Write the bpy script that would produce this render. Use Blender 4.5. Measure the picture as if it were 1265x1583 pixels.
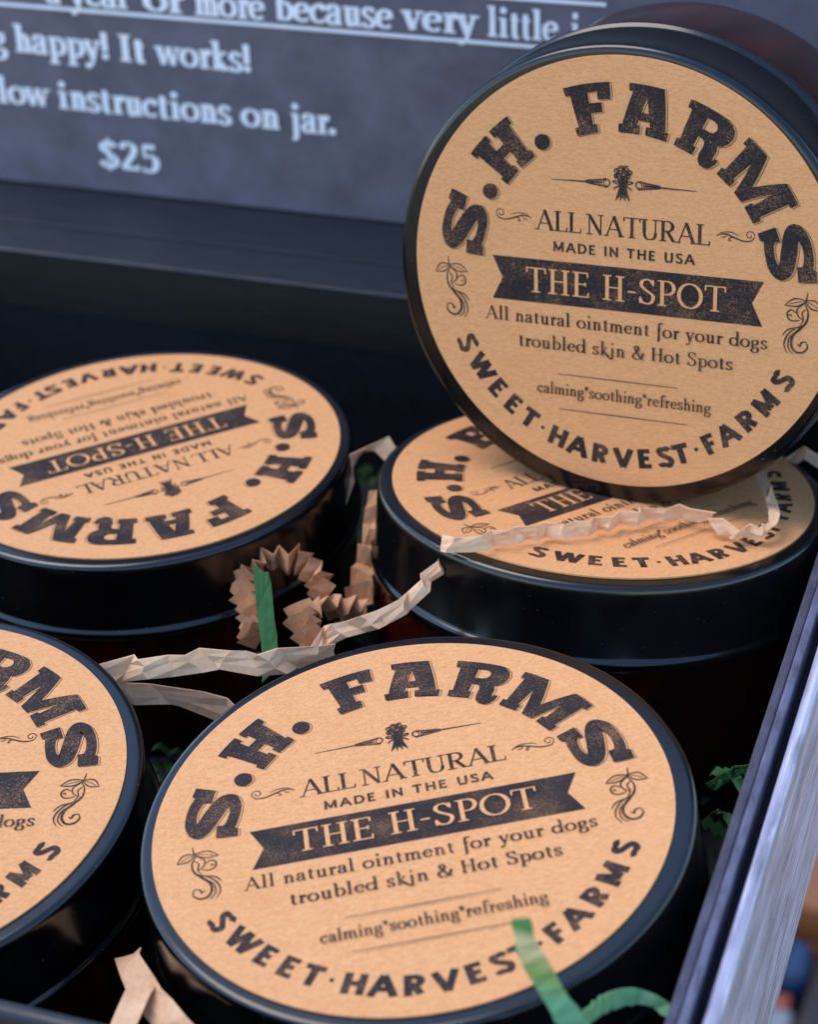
import bpy, bmesh, math, random
from mathutils import Vector, Matrix
from mathutils.geometry import tessellate_polygon

S = 0.033            # metres per design unit (one unit = radius of a paper label)
rnd = random.Random(7)
for o in list(bpy.data.objects): bpy.data.objects.remove(o)
scene = bpy.context.scene
COL = scene.collection

# ------------------------------------------------------------------ camera
cam_d = bpy.data.cameras.new("camera"); cam = bpy.data.objects.new("camera", cam_d); COL.objects.link(cam)
W = ((0.94598, 0.142336, -0.291312), (0.322404, -0.508051, 0.798711), (-0.034316, -0.849485, -0.526496))
M = Matrix(((W[0][0], -W[0][1], -W[0][2], 2.214*S), (W[1][0], -W[1][1], -W[1][2], -5.96*S),
            (W[2][0], -W[2][1], -W[2][2], 5.279*S), (0, 0, 0, 1)))
cam.matrix_world = M
cam_d.sensor_fit = 'VERTICAL'; cam_d.sensor_height = 36; cam_d.sensor_width = 36
cam_d.lens = 3329/1583*36
cam_d.clip_start = 0.005; cam_d.clip_end = 50
cam_d.dof.use_dof = True
cam_d.dof.focus_distance = 9.0*S
cam_d.dof.aperture_fstop = 25.0
scene.camera = cam

# ------------------------------------------------------------------ daylight
SUN_EL, SUN_AZ = math.radians(63), math.radians(269)     # azimuth clockwise from +Y
world = bpy.data.worlds.new("World"); scene.world = world; world.use_nodes = True
wn = world.node_tree; wn.nodes.clear()
sky = wn.nodes.new('ShaderNodeTexSky'); sky.sky_type = 'NISHITA'; sky.sun_disc = False
sky.sun_elevation = SUN_EL; sky.sun_rotation = SUN_AZ; sky.air_density = 1.2; sky.dust_density = 0.3; sky.ozone_density = 3.0
bgn = wn.nodes.new('ShaderNodeBackground'); bgn.inputs['Strength'].default_value = 0.15
wo = wn.nodes.new('ShaderNodeOutputWorld')
wn.links.new(sky.outputs[0], bgn.inputs[0]); wn.links.new(bgn.outputs[0], wo.inputs[0])
sun_d = bpy.data.lights.new("sun", 'SUN'); sun_d.energy = 1.0; sun_d.angle = math.radians(40); sun_d.color = (1.0, 0.86, 0.70)
sun = bpy.data.objects.new("sun", sun_d); COL.objects.link(sun)
sd = Vector((math.sin(SUN_AZ)*math.cos(SUN_EL), math.cos(SUN_AZ)*math.cos(SUN_EL), math.sin(SUN_EL)))
sun.rotation_euler = sd.to_track_quat('Z', 'Y').to_euler()
sun.location = sd
scene.view_settings.view_transform = 'Standard'; scene.view_settings.look = 'None'
scene.view_settings.exposure = 1.12; scene.view_settings.gamma = 1
scene.cycles.max_bounces = 8

# ------------------------------------------------------------------ materials
def nodes(name):
    m = bpy.data.materials.new(name); m.use_nodes = True
    nt = m.node_tree; b = nt.nodes['Principled BSDF']
    return m, nt, b
def coord(nt, scale=1.0, stretch=(1, 1, 1), rand=True):
    tc = nt.nodes.new('ShaderNodeTexCoord'); v = nt.nodes.new('ShaderNodeVectorMath'); v.operation = 'MULTIPLY'
    v.inputs[1].default_value = tuple(scale*s/S for s in stretch)
    nt.links.new(tc.outputs['Object'], v.inputs[0])
    if not rand: return v.outputs[0]
    oi = nt.nodes.new('ShaderNodeObjectInfo'); k = nt.nodes.new('ShaderNodeMath'); k.operation = 'MULTIPLY'; k.inputs[1].default_value = 37.0
    nt.links.new(oi.outputs['Random'], k.inputs[0])
    a = nt.nodes.new('ShaderNodeVectorMath'); a.operation = 'ADD'
    nt.links.new(v.outputs[0], a.inputs[0]); nt.links.new(k.outputs[0], a.inputs[1])
    return a.outputs[0]
def noise(nt, vec, scale, detail=4, rough=.6, dist=0):
    n = nt.nodes.new('ShaderNodeTexNoise'); n.inputs['Scale'].default_value = scale
    n.inputs['Detail'].default_value = detail; n.inputs['Roughness'].default_value = rough; n.inputs['Distortion'].default_value = dist
    nt.links.new(vec, n.inputs['Vector']); return n.outputs['Fac']
def ramp(nt, fac, stops):
    r = nt.nodes.new('ShaderNodeValToRGB'); e = r.color_ramp.elements
    while len(e) < len(stops): e.new(0.5)
    for x, (p, c) in zip(e, stops): x.position = p; x.color = c if len(c) == 4 else (*c, 1)
    nt.links.new(fac, r.inputs[0]); return r.outputs[0]
def mix(nt, fac, a, b, mode='MIX'):
    m = nt.nodes.new('ShaderNodeMix'); m.data_type = 'RGBA'; m.blend_type = mode
    if isinstance(fac, (int, float)): m.inputs[0].default_value = fac
    else: nt.links.new(fac, m.inputs[0])
    for i, x in ((6, a), (7, b)):
        if isinstance(x, tuple): m.inputs[i].default_value = (*x, 1)
        else: nt.links.new(x, m.inputs[i])
    return m.outputs[2]
def bump(nt, b, h, strength, dist):
    n = nt.nodes.new('ShaderNodeBump'); n.inputs['Strength'].default_value = strength; n.inputs['Distance'].default_value = dist
    nt.links.new(h, n.inputs['Height']); nt.links.new(n.outputs[0], b.inputs['Normal'])

def kraft_nodes(nt, base=(0.735, 0.345, 0.138), dark=(0.60, 0.252, 0.088), light=(0.83, 0.435, 0.20)):
    c = coord(nt, 1, (1, 2.6, 1))
    c1 = coord(nt, 1)
    fib = noise(nt, c, 34, 5, .7, .6)
    fine = noise(nt, c1, 120, 2, .6)
    col = ramp(nt, fib, [(.30, dark), (.5, base), (.70, light)])
    col = mix(nt, .35, col, ramp(nt, fine, [(.35, dark), (.65, light)]))
    st = noise(nt, c1, 2.6, 3, .55)
    col = mix(nt, ramp(nt, st, [(.60, (0, 0, 0)), (.80, (.5, .5, .5))]), col, (0.66, 0.27, 0.085))
    return col, fib, fine, c1
def mat_kraft():
    m, nt, b = nodes("kraft_paper")
    col, fib, fine, c = kraft_nodes(nt)
    nt.links.new(col, b.inputs['Base Color']); b.inputs['Roughness'].default_value = .72
    b.inputs['Specular IOR Level'].default_value = .3
    wv = noise(nt, c, 1.3, 2, .5); ad = nt.nodes.new('ShaderNodeMath'); ad.operation = 'MULTIPLY_ADD'; ad.inputs[1].default_value = 9.0
    nt.links.new(wv, ad.inputs[0]); nt.links.new(fib, ad.inputs[2])
    bump(nt, b, ad.outputs[0], .35, .0001)
    return m
def mat_ink(name="printed_ink", lo=.53, hi=.72, amount=1.0):
    m, nt, b = nodes(name)
    col, fib, fine, c = kraft_nodes(nt)
    a = noise(nt, c, 150, 3, .75); d = noise(nt, c, 7, 2, .5)
    s = nt.nodes.new('ShaderNodeMath'); s.operation = 'MULTIPLY_ADD'; s.inputs[1].default_value = .75
    nt.links.new(a, s.inputs[0])
    k = nt.nodes.new('ShaderNodeMath'); k.operation = 'MULTIPLY'; k.inputs[1].default_value = .28; nt.links.new(d, k.inputs[0])
    nt.links.new(k.outputs[0], s.inputs[2])
    f = ramp(nt, s.outputs[0], [(lo, (.02, .02, .02)), (hi, (amount, amount, amount))])
    ink = (0.014, 0.0145, 0.019)
    nt.links.new(mix(nt, f, ink, mix(nt, .55, ink, col)), b.inputs['Base Color'])
    b.inputs['Roughness'].default_value = .65; b.inputs['Specular IOR Level'].default_value = .18
    bump(nt, b, fib, .3, .0001)
    return m
def mat_plastic():
    m, nt, b = nodes("black_satin_plastic")
    c = coord(nt, 1)
    n1 = noise(nt, c, 160, 2, .6); n2 = noise(nt, c, 3, 3, .6)
    sp = noise(nt, c, 90, 1, .5)
    nt.links.new(ramp(nt, sp, [(.775, (.0012, .0014, .0022)), (.80, (.13, .13, .15))]), b.inputs['Base Color'])
    nt.links.new(ramp(nt, n2, [(.3, (.16,)*3), (.75, (.27,)*3)]), b.inputs['Roughness'])
    b.inputs['IOR'].default_value = 1.60
    bump(nt, b, n1, .5, .000006)
    return m
def mat_amber():
    m, nt, b = nodes("dark_amber_glass")
    c = coord(nt, 1, (1, 1, .5)); n = noise(nt, c, 2.2, 3, .6, 1.0)
    nt.links.new(ramp(nt, n, [(.35, (.014, .0016, .001)), (.60, (.040, .004, .002)), (.8, (.12, .014, .005))]), b.inputs['Base Color'])
    b.inputs['Roughness'].default_value = .10; b.inputs['IOR'].default_value = 1.30
    return m
def mat_strand(name, c0, c1, sc=40):
    m, nt, b = nodes(name)
    c = coord(nt, 1); n = noise(nt, c, sc, 4, .7); n2 = noise(nt, c, 8, 2, .5)
    col = mix(nt, .5, ramp(nt, n, [(.3, c0), (.7, c1)]), ramp(nt, n2, [(.3, c0), (.7, c1)]))
    nt.links.new(col, b.inputs['Base Color']); b.inputs['Roughness'].default_value = .75
    b.inputs['Specular IOR Level'].default_value = .25
    bump(nt, b, n, .4, .0001)
    # thin paper lets a little light through
    tr = nt.nodes.new('ShaderNodeBsdfTranslucent'); nt.links.new(col, tr.inputs[0])
    mx = nt.nodes.new('ShaderNodeMixShader'); mx.inputs[0].default_value = .22
    out = nt.nodes['Material Output']
    nt.links.new(b.outputs[0], mx.inputs[1]); nt.links.new(tr.outputs[0], mx.inputs[2]); nt.links.new(mx.outputs[0], out.inputs[0])
    return m
def mat_board(name, c0, c1, r0, r1, stretch, sc=6, bs=.3, bsc=20, bst=None, ior=1.5, bd=.0002):
    m, nt, b = nodes(name)
    c = coord(nt, 1, stretch); n = noise(nt, c, sc, 5, .65)
    cb = coord(nt, 1, bst or stretch); nb = noise(nt, cb, bsc, 4, .6)
    nt.links.new(ramp(nt, n, [(.3, c0), (.7, c1)]), b.inputs['Base Color'])
    nt.links.new(ramp(nt, nb, [(.3, (r0,)*3), (.7, (r1,)*3)]), b.inputs['Roughness'])
    b.inputs['IOR'].default_value = ior
    bump(nt, b, nb, bs, bd)
    return m
KRAFT = mat_kraft(); INK = mat_ink(); INK2 = mat_ink("printed_fine_ink", .5, .75, .9); PLASTIC = mat_plastic(); AMBER = mat_amber()
BEIGE = mat_strand("crinkled_beige_paper", (.80, .46, .25), (.98, .70, .46))
TAN = mat_strand("crinkled_tan_paper", (.55, .27, .12), (.88, .50, .27))
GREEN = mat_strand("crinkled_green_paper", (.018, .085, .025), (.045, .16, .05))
TEAL = mat_strand("crinkled_mint_paper", (.12, .34, .16), (.28, .50, .26))
OLIVE = mat_strand("crinkled_olive_paper", (.22, .30, .07), (.48, .48, .20))
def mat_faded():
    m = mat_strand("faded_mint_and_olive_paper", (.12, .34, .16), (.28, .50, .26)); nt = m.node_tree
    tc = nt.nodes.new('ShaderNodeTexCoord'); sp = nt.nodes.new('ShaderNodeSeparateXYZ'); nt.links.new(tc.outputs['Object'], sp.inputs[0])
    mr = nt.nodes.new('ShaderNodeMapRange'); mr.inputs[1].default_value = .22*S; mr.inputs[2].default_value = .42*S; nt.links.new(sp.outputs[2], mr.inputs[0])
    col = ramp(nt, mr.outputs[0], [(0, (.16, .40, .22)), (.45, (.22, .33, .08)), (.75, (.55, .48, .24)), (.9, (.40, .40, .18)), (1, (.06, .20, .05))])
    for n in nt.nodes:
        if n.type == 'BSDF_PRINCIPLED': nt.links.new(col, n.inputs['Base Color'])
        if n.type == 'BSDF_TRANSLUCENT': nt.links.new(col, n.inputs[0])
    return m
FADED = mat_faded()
LINING = mat_board("navy_black_lining", (.0025, .0033, .0055), (.006, .008, .013), .5, .8, (1, 1, 1), 8, .2, 60)
BROWNBLACK = mat_board("brown_black_wood", (.007, .006, .004), (.014, .012, .008), .5, .75, (.5, 3, 3), 6, .3, 25)
LEDGE = mat_board("slate_painted_wood", (.008, .012, .020), (.015, .021, .033), .35, .6, (.5, 3, 3), 5, .3, 14)
RIM = mat_board("worn_slate_paint", (.05, .052, .085), (.16, .16, .26), .3, .55, (1.5, .5, 1.5), 12, .35, 50)
GLOSS = mat_board("brushed_paint_painted_sheen", (.22, .22, .33), (.70, .70, .95), .12, .45, (7, .35, 7), 2.6, .9, 5, (10, .45, 10), 1.6, .0004)  # lavender silver is reflected sky put into the colour
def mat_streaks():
    m, nt, b = nodes("glossy_paint_painted_reflection")  # lavender grey and bright streaks: sky reflection painted into the base colour
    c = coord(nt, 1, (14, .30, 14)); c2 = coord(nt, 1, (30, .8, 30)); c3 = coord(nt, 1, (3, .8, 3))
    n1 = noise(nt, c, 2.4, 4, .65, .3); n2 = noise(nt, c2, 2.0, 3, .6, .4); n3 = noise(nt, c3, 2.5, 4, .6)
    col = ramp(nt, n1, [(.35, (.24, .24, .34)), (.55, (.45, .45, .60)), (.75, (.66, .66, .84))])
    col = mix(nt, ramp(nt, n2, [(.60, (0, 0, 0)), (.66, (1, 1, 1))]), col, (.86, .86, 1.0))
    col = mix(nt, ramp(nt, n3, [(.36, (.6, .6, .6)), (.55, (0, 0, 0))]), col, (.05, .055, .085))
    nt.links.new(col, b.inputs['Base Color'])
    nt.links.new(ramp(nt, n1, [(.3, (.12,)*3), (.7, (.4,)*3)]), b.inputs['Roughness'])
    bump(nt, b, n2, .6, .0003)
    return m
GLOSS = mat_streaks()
CARD = mat_board("slate_grey_card", (.095, .090, .112), (.155, .148, .192), .35, .6, (1, 1, 1), 3.2, .1, 80)
WHITE = mat_board("pale_blue_white_print", (.84, .88, .97), (.95, .97, 1.0), .5, .7, (1, 1, 1), 9, .05, 60)
TABLE = mat_board("orange_brown_wood", (.30, .10, .025), (.50, .19, .06), .4, .6, (.4, 3, 1), 4, .2, 20)
def flat(name, c, r=.5):
    m, nt, b = nodes(name); co = coord(nt, 1); n = noise(nt, co, 9, 3, .6)
    nt.links.new(ramp(nt, n, [(.3, tuple(x*.8 for x in c)), (.7, c)]), b.inputs['Base Color']); b.inputs['Roughness'].default_value = r
    return m

# ------------------------------------------------------------------ object helpers
def link(name, verts, faces, mat, parent=None, smooth=False):
    me = bpy.data.meshes.new(name)
    me.from_pydata([tuple(c*S for c in v) for v in verts], [], faces); me.update()
    if smooth:
        for p in me.polygons: p.use_smooth = True
    me.materials.append(mat)
    o = bpy.data.objects.new(name, me); COL.objects.link(o); o.parent = parent
    return o
def bm_link(name, bm, mat, parent=None, smooth=False):
    bmesh.ops.scale(bm, vec=(S, S, S), verts=bm.verts)
    me = bpy.data.meshes.new(name); bm.to_mesh(me); bm.free()
    if smooth:
        for p in me.polygons: p.use_smooth = True
    me.materials.append(mat)
    o = bpy.data.objects.new(name, me); COL.objects.link(o); o.parent = parent
    return o
def thing(name, label, cat, matrix=None, group=None):
    o = bpy.data.objects.new(name, None); COL.objects.link(o); o.empty_display_size = .01
    if matrix is not None: o.matrix_world = matrix
    o['label'] = label; o['category'] = cat
    if group: o['group'] = group
    return o
def pose(c, R):
    return Matrix(((R[0][0], R[0][1], R[0][2], c[0]*S), (R[1][0], R[1][1], R[1][2], c[1]*S), (R[2][0], R[2][1], R[2][2], c[2]*S), (0, 0, 0, 1)))
def lathe(prof, n=128, ox=0, oy=0):
    v = []; f = []
    for r, z in prof:
        for i in range(n):
            a = 2*math.pi*i/n; v.append((ox+r*math.cos(a), oy+r*math.sin(a), z))
    for k in range(len(prof)-1):
        for i in range(n):
            j = (i+1) % n; f.append((k*n+i, (k+1)*n+i, (k+1)*n+j, k*n+j))
    if prof[0][0] > 0: f.append(tuple(range(n)))
    f.append(tuple(reversed(range((len(prof)-1)*n, len(prof)*n))))
    return v, f
def bevel_box(bm, x0, x1, y0, y1, z0, z1, r=.01, seg=2):
    g = bmesh.ops.create_cube(bm, size=1, matrix=Matrix.Translation(((x0+x1)/2, (y0+y1)/2, (z0+z1)/2)) @ Matrix.Diagonal((x1-x0, y1-y0, z1-z0, 1)))
    if r:
        es = list({e for v in g['verts'] for e in v.link_edges})
        bmesh.ops.bevel(bm, geom=es, offset=r, segments=seg, affect='EDGES', profile=.5)

# ------------------------------------------------------------------ lettering: our own pen-drawn alphabets
class Face:
    """Letter parts drawn as thin flat shapes; every piece sits a hair above the one before."""
    def __init__(s): s.v = []; s.f = []; s.k = 0
    def poly(s, loops, fn, z):
        s.k += 1; zz = z + s.k*2.0e-5
        loops = [[Vector((*p, 0)) for p in l] for l in loops]
        flatl = [p for l in loops for p in l]; base = len(s.v)
        for p in flatl:
            x, y = fn(p.x, p.y); s.v.append((x, y, zz))
        for t in tessellate_polygon(loops):
            a, b, c = [s.v[base+i] for i in t]
            cr = (b[0]-a[0])*(c[1]-a[1])-(b[1]-a[1])*(c[0]-a[0])
            if abs(cr) < 1e-12: continue
            s.f.append(tuple(base+i for i in (t if cr > 0 else t[::-1])))
    def strip(s, pts, ws, fn, z):
        s.k += 1; zz = z + s.k*2.0e-5; base = len(s.v); n = len(pts)
        for i, (x, y) in enumerate(pts):
            a = pts[max(i-1, 0)]; b = pts[min(i+1, n-1)]; dx, dy = b[0]-a[0], b[1]-a[1]; l = math.hypot(dx, dy) or 1
            hl = hr = ws[i]/2
            if 0 < i < n-1:
                ax, ay, bx, by = x-pts[i-1][0], y-pts[i-1][1], pts[i+1][0]-x, pts[i+1][1]-y
                th = math.atan2(ax*by-ay*bx, ax*bx+ay*by)
                if abs(th) > .02 and n > 4:
                    rad = .5*(math.hypot(ax, ay)+math.hypot(bx, by))/abs(th)*.92
                    if th > 0: hl = min(hl, rad)
                    else: hr = min(hr, rad)
            s.v.append((*fn(x-dy/l*hl, y+dx/l*hl), zz)); s.v.append((*fn(x+dy/l*hr, y-dx/l*hr), zz))
        for i in range(n-1):
            q = (base+2*i, base+2*i+1, base+2*i+3, base+2*i+2)
            a, b, c = s.v[q[0]], s.v[q[1]], s.v[q[2]]
            cr = (b[0]-a[0])*(c[1]-a[1])-(b[1]-a[1])*(c[0]-a[0])
            s.f.append(q if cr > 0 else q[::-1])
def smooth_path(P, n=6):
    out = []
    for i in range(len(P)-1):
        p0 = P[max(i-1, 0)]; p1 = P[i]; p2 = P[i+1]; p3 = P[min(i+2, len(P)-1)]
        for k in range(n):
            t = k/n
            out.append(tuple(.5*((2*b)+(-a+c)*t+(2*a-5*b+4*c-d)*t*t+(-a+3*b-3*c+d)*t**3) for a, b, c, d in zip(p0, p1, p2, p3)))
    out.append(tuple(P[-1])); return out
class Pen:
    def __init__(s, T, t, sf, X=.66, serif=True): s.T, s.t, s.sf, s.X, s.serif = T, t, sf, X, serif
    def glyph(s, ch):
        """returns (advance, [ops]); op = (points, widths)"""
        T, t, f, X, se = s.T, s.t, s.sf, s.X, s.serif; out = []; h = T/2
        def line(x0, y0, x1, y1, w): out.append(([(x0, y0), (x1, y1)], [w, w]))
        def ser(x, y, l=None, r=None, up=0):
            if not se: return
            l = f if l is None else l; r = f if r is None else r
            yy = y+t/2 if not up else y-t/2
            line(x-h-l, yy, x+h+r, yy, t)
        def stem(x, y0, y1, bot=(1, 1), top=(1, 1)):
            line(x, y0, x, y1, T)
            if bot: ser(x, y0, f*bot[0], f*bot[1])
            if top: ser(x, y1, f*top[0], f*top[1], 1)
        def curve(P, n=6, thick=None, smooth=True, mn=None):
            pts = smooth_path(P, n) if smooth else P
            ws = []
            for i in range(len(pts)):
                a = pts[max(i-1, 0)]; b = pts[min(i+1, len(pts)-1)]; dx, dy = b[0]-a[0], b[1]-a[1]; l = math.hypot(dx, dy) or 1
                ws.append((mn or t)+((thick or T)-(mn or t))*abs(dy/l)**1.4)
            out.append((pts, ws))
        def arc(cx, cy, rx, ry, a0, a1, thick=None):
            n = max(6, int(abs(a1-a0)/12))
            curve([(cx+rx*math.cos(math.radians(a0+(a1-a0)*i/n)), cy+ry*math.sin(math.radians(a0+(a1-a0)*i/n))) for i in range(n+1)], smooth=False, thick=thick)
        def dot(x, y, r): out.append(([(x+r*math.cos(a*math.pi/6), y+r*math.sin(a*math.pi/6)) for a in range(12)], None))
        m = f+h+.02 if se else h+.03; e = t/2; bw = T*1.0
        c = ch
        if c == ' ': return .30, []
        if c == '_': return .20, []
        if c == 'A':
            w = .80; line(m-h, 0, w/2, 1, t if se else T); line(w/2-.01, 1-(.0 if se else 0), w-m+h, 0, T*1.05); line(.24, .34, w-.24, .34, t)
            if se: ser(m-h, 0, f*.7, f*.7-h*.6); ser(w-m+h, 0, f*.8, f*.8)
            return w, out
        if c == 'D': stem(m, 0, 1, (1, 0), (1, 0)); line(m, e, .36, e, t); line(m, 1-e, .36, 1-e, t); arc(.36, .5, .34, .5-e, -90, 90); return .78, out
        if c == 'E':
            stem(m, 0, 1, (1, 0), (1, 0)); line(m, e, .56, e, t); line(m, 1-e, .54, 1-e, t); line(m, .52, .48, .52, t)
            if se: line(.56, 0, .58, .2, t); line(.54, 1, .55, .8, t); line(.47, .44, .47, .6, t)
            return .64, out
        if c == 'F':
            stem(m, 0, 1, (1, 1), (1, 0)); line(m, 1-e, .54, 1-e, t); line(m, .5, .47, .5, t)
            if se: line(.54, 1, .55, .8, t)
            return .60, out
        if c == 'H': stem(m, 0, 1); stem(.78-m, 0, 1); line(m, .52, .78-m, .52, t); return .78, out
        if c == 'I': stem(m, 0, 1); return 2*m, out
        if c == 'L':
            stem(m, 0, 1, (1, 0), (1, 1)); line(m, e, .54, e, t)
            if se: line(.54, 0, .56, .22, t)
            return .60, out
        if c == 'M':
            w = .96; line(m, 0, m, 1, t if se else T); line(w-m, 0, w-m, 1, T); line(m, 1, w/2, .12, T); line(w/2, .12, w-m, 1, t if se else T)
            if se: ser(m, 0, f*.7, f*.7); ser(w-m, 0); ser(m, 1, f, -h, 1); ser(w-m, 1, -h, f, 1)
            return w, out
        if c == 'N':
            w = .80; line(m, 0, m, 1, t if se else T); line(w-m, 0, w-m, 1, t if se else T); line(m, 1-e, w-m, e, T)
            if se: ser(m, 0, f*.7, f*.7); ser(m, 1, f, -h, 1); ser(w-m, 1, f*.7, f*.7, 1)
            return w, out
        if c == 'O': arc(.42, .5, .37, .5-e, 0, 360); return .84, out
        if c == 'P': stem(m, 0, 1, (1, 1), (1, 0)); line(m, 1-e, .34, 1-e, t); line(m, .46, .34, .46, t); arc(.34, .73-e/2, .22, .27-e/2, -90, 90); return .62, out
        if c == 'R':
            stem(m, 0, 1, (1, 1), (1, 0)); line(m, 1-e, .34, 1-e, t); line(m, .50, .34, .50, t); arc(.34, .75-e/2, .21, .25-e/2, -90, 90)
            line(.34, .5, .66-h, e*.5, T)
            if se: ser(.66, 0, f*.3, f)
            return .72, out
        if c == 'S':
            curve([(.50, .80), (.42, .93), (.28, 1-e), (.13, .90), (.10, .74), (.20, .60), (.36, .48), (.49, .36), (.50, .20), (.40, .05), (.25, e), (.11, .10), (.06, .22)], 4, T*.95, mn=t if se else T*.85)
            if se: line(.50, .74, .50, .98, t); line(.06, .28, .06, .02, t)
            return .58, out
        if c == 'T':
            w = .72; line(w/2, 0, w/2, 1, T); line(.03, 1-e, w-.03, 1-e, t if se else T)
            if se: ser(w/2, 0); line(.04, 1, .03, .78, t); line(w-.04, 1, w-.03, .78, t)
            return w, out
        if c == 'U':
            w = .78; a = m; line(a, .34, a, 1, T); line(w-m, .34, w-m, 1, t if se else T)
            if se: ser(a, 1, None, None, 1); ser(w-m, 1, f*.8, f*.8, 1)
            curve([(a, .36), (a+.03, .16), (a+.12, .04), (w/2, e), (w-m-.11, .05), (w-m-.02, .17), (w-m, .36)], 4, T*.9, mn=t if se else T*.85)
            return w, out
        if c == 'V': w = .76; line(.06, 1, w/2, .02, T); line(w/2, .02, w-.06, 1, t if se else T); return w, out
        if c == 'W': w = 1.06; line(.05, 1, .30, .02, T); line(.30, .02, w/2, 1, t if se else T); line(w/2, 1, w-.30, .02, T); line(w-.30, .02, w-.05, 1, t if se else T); return w, out
        # lower case
        if c == 'o': arc(.29, X/2, .24, X/2-e, 0, 360); return .58, out
        if c == 'c': curve([(.44, X-.14), (.38, X-.03), (.27, X-e), (.10, X*.72), (.07, X*.45), (.13, .12), (.29, e), (.45, .13)], 4); dot(.42, X-.12, T*.55); return .50, out
        if c == 'e': curve([(.08, X*.55), (.46, X*.55), ], smooth=False, thick=t); curve([(.46, X*.55), (.42, X*.86), (.27, X-e), (.10, X*.74), (.07, X*.45), (.13, .12), (.30, e), (.46, .13)], 4); return .52, out
        if c == 'a':
            curve([(.08, X-.13), (.16, X-.02), (.30, X-.02), (.37, X-.14), (.37, .12), (.42, .03), (.50, .05)], 4); dot(.10, X-.14, T*.5)
            curve([(.37, X*.60), (.20, X*.52), (.07, X*.36), (.07, .12), (.17, .02), (.30, .06), (.37, .16)], 4); return .50, out
        if c == 'b': stem(m, 0, 1.06, None, (1, 0)); arc(.33, X/2, .22, X/2-e, -150, 150); return .60, out
        if c == 'd': stem(.50, 0, 1.06, (0, 1), (1, 0)); arc(.27, X/2, .22, X/2-e, 30, 330); return .62, out
        if c == 'p': stem(m, -.34, X, (1, 1), (1, 0)); arc(.33, X/2, .22, X/2-e, -150, 150); return .60, out
        if c == 'f':
            curve([(.42, .98), (.34, 1.05), (.22, 1.0), (.18, .82)], 4); dot(.40, .96, T*.55); line(.18, .84, .18, 0, T); ser(.18, 0); line(.04, X-e, .38, X-e, t); return .38, out
        if c == 'ƒ':
            curve([(.42, .98), (.34, 1.05), (.22, 1.0), (.18, .82)], 4); line(.18, .84, .18, -.16, T); curve([(.18, -.14), (.16, -.26), (.08, -.32)], 4); line(.06, X-e, .36, X-e, t); return .36, out
        if c == 'g':
            arc(.26, X*.66, .17, X*.32-e, 0, 360); line(.38, X-.10, .50, X-.03, t*1.2)
            curve([(.15, X*.38), (.09, X*.2), (.20, .07), (.38, .04), (.47, -.08), (.40, -.27), (.22, -.32), (.07, -.24), (.08, -.08), (.20, .03)], 4); return .54, out
        if c == 'h': stem(m, 0, 1.06, (1, .7), (1, 0)); curve([(m, X*.68), (.26, X-.04), (.38, X-.05), (.45, X*.7), (.45, X*.5)], 4); line(.45, X*.52, .45, 0, T); ser(.45, 0, f*.7, f); return .60, out
        if c == 'i': stem(m, 0, X, (1, 1), (1, 0)); dot(m, .93, T*.62); return 2*m, out
        if c == 'j': line(m, -.12, m, X, T); ser(m, X, f, 0, 1); curve([(m, -.10), (m-.04, -.27), (m-.16, -.30)], 4); dot(m, .93, T*.62); return 2*m, out
        if c == 'ĵ': line(m, -.08, m, X, T); curve([(m, -.05), (m-.06, -.22), (m-.22, -.10), (m-.36, .02)], 4); dot(m, .93, T*.5); return 2*m, out
        if c == 'k': stem(m, 0, 1.06, (1, 1), (1, 0)); line(m, X*.38, .42, X-.02, t); line(.22, X*.5, .48, .02, T); ser(.50, 0, f*.5, f*.7); ser(.40, X, f*.5, f*.5, 1); return .58, out
        if c == 'l': stem(m, 0, 1.06, (1, 1), (1, 0)); return 2*m, out
        if c in 'nm':
            stem(m, 0, X, (1, .7), (1, 0)); curve([(m, X*.68), (.26, X-.04), (.38, X-.05), (.45, X*.7), (.45, X*.5)], 4); line(.45, X*.52, .45, 0, T); ser(.45, 0, f*.7, f*.7)
            if c == 'n': return .60, out
            d = .45-m; curve([(m+d, X*.68), (.26+d, X-.04), (.38+d, X-.05), (.45+d, X*.7), (.45+d, X*.5)], 4); line(.45+d, X*.52, .45+d, 0, T); ser(.45+d, 0, f*.7, f); return .60+d, out
        if c == 'r': stem(m, 0, X, (1, 1), (1, 0)); curve([(m, X*.62), (.24, X-.06), (.34, X-.03)], 4); dot(.35, X-.08, T*.6); return .40, out
        if c == 's':
            curve([(.36, X-.12), (.30, X-.02), (.18, X-.01), (.08, X*.78), (.13, X*.6), (.30, X*.42), (.37, X*.24), (.30, .04), (.17, .01), (.06, .12)], 4, T*.9)
            if se: line(.36, X-.16, .37, X-.01, t); line(.06, .18, .05, .01, t)
            return .43, out
        if c == 't': line(.18, X+.17, .18, .12, T); curve([(.18, .14), (.22, .02), (.34, .05)], 4); line(.05, X-e, .35, X-e, t); return .38, out
        if c == 'u': line(m, .16, m, X, T); ser(m, X, f, 0, 1); curve([(m, .18), (m+.04, .04), (.28, .02), (.40, .10)], 4); line(.45, 0, .45, X, T); ser(.45, X, f, 0, 1); ser(.45, 0, 0, f); return .60, out
        if c == 'v': line(.08, X, .27, .02, T); line(.27, .02, .46, X, t); ser(.09, X, f*.7, f*.7, 1); ser(.46, X, f*.4, f*.6, 1); return .53, out
        if c == 'w':
            line(.08, X, .24, .02, T); line(.24, .02, .40, X, t); line(.40, X, .56, .02, T); line(.56, .02, .72, X, t); ser(.09, X, f*.7, f*.5, 1); ser(.72, X, f*.4, f*.6, 1); return .79, out
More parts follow.
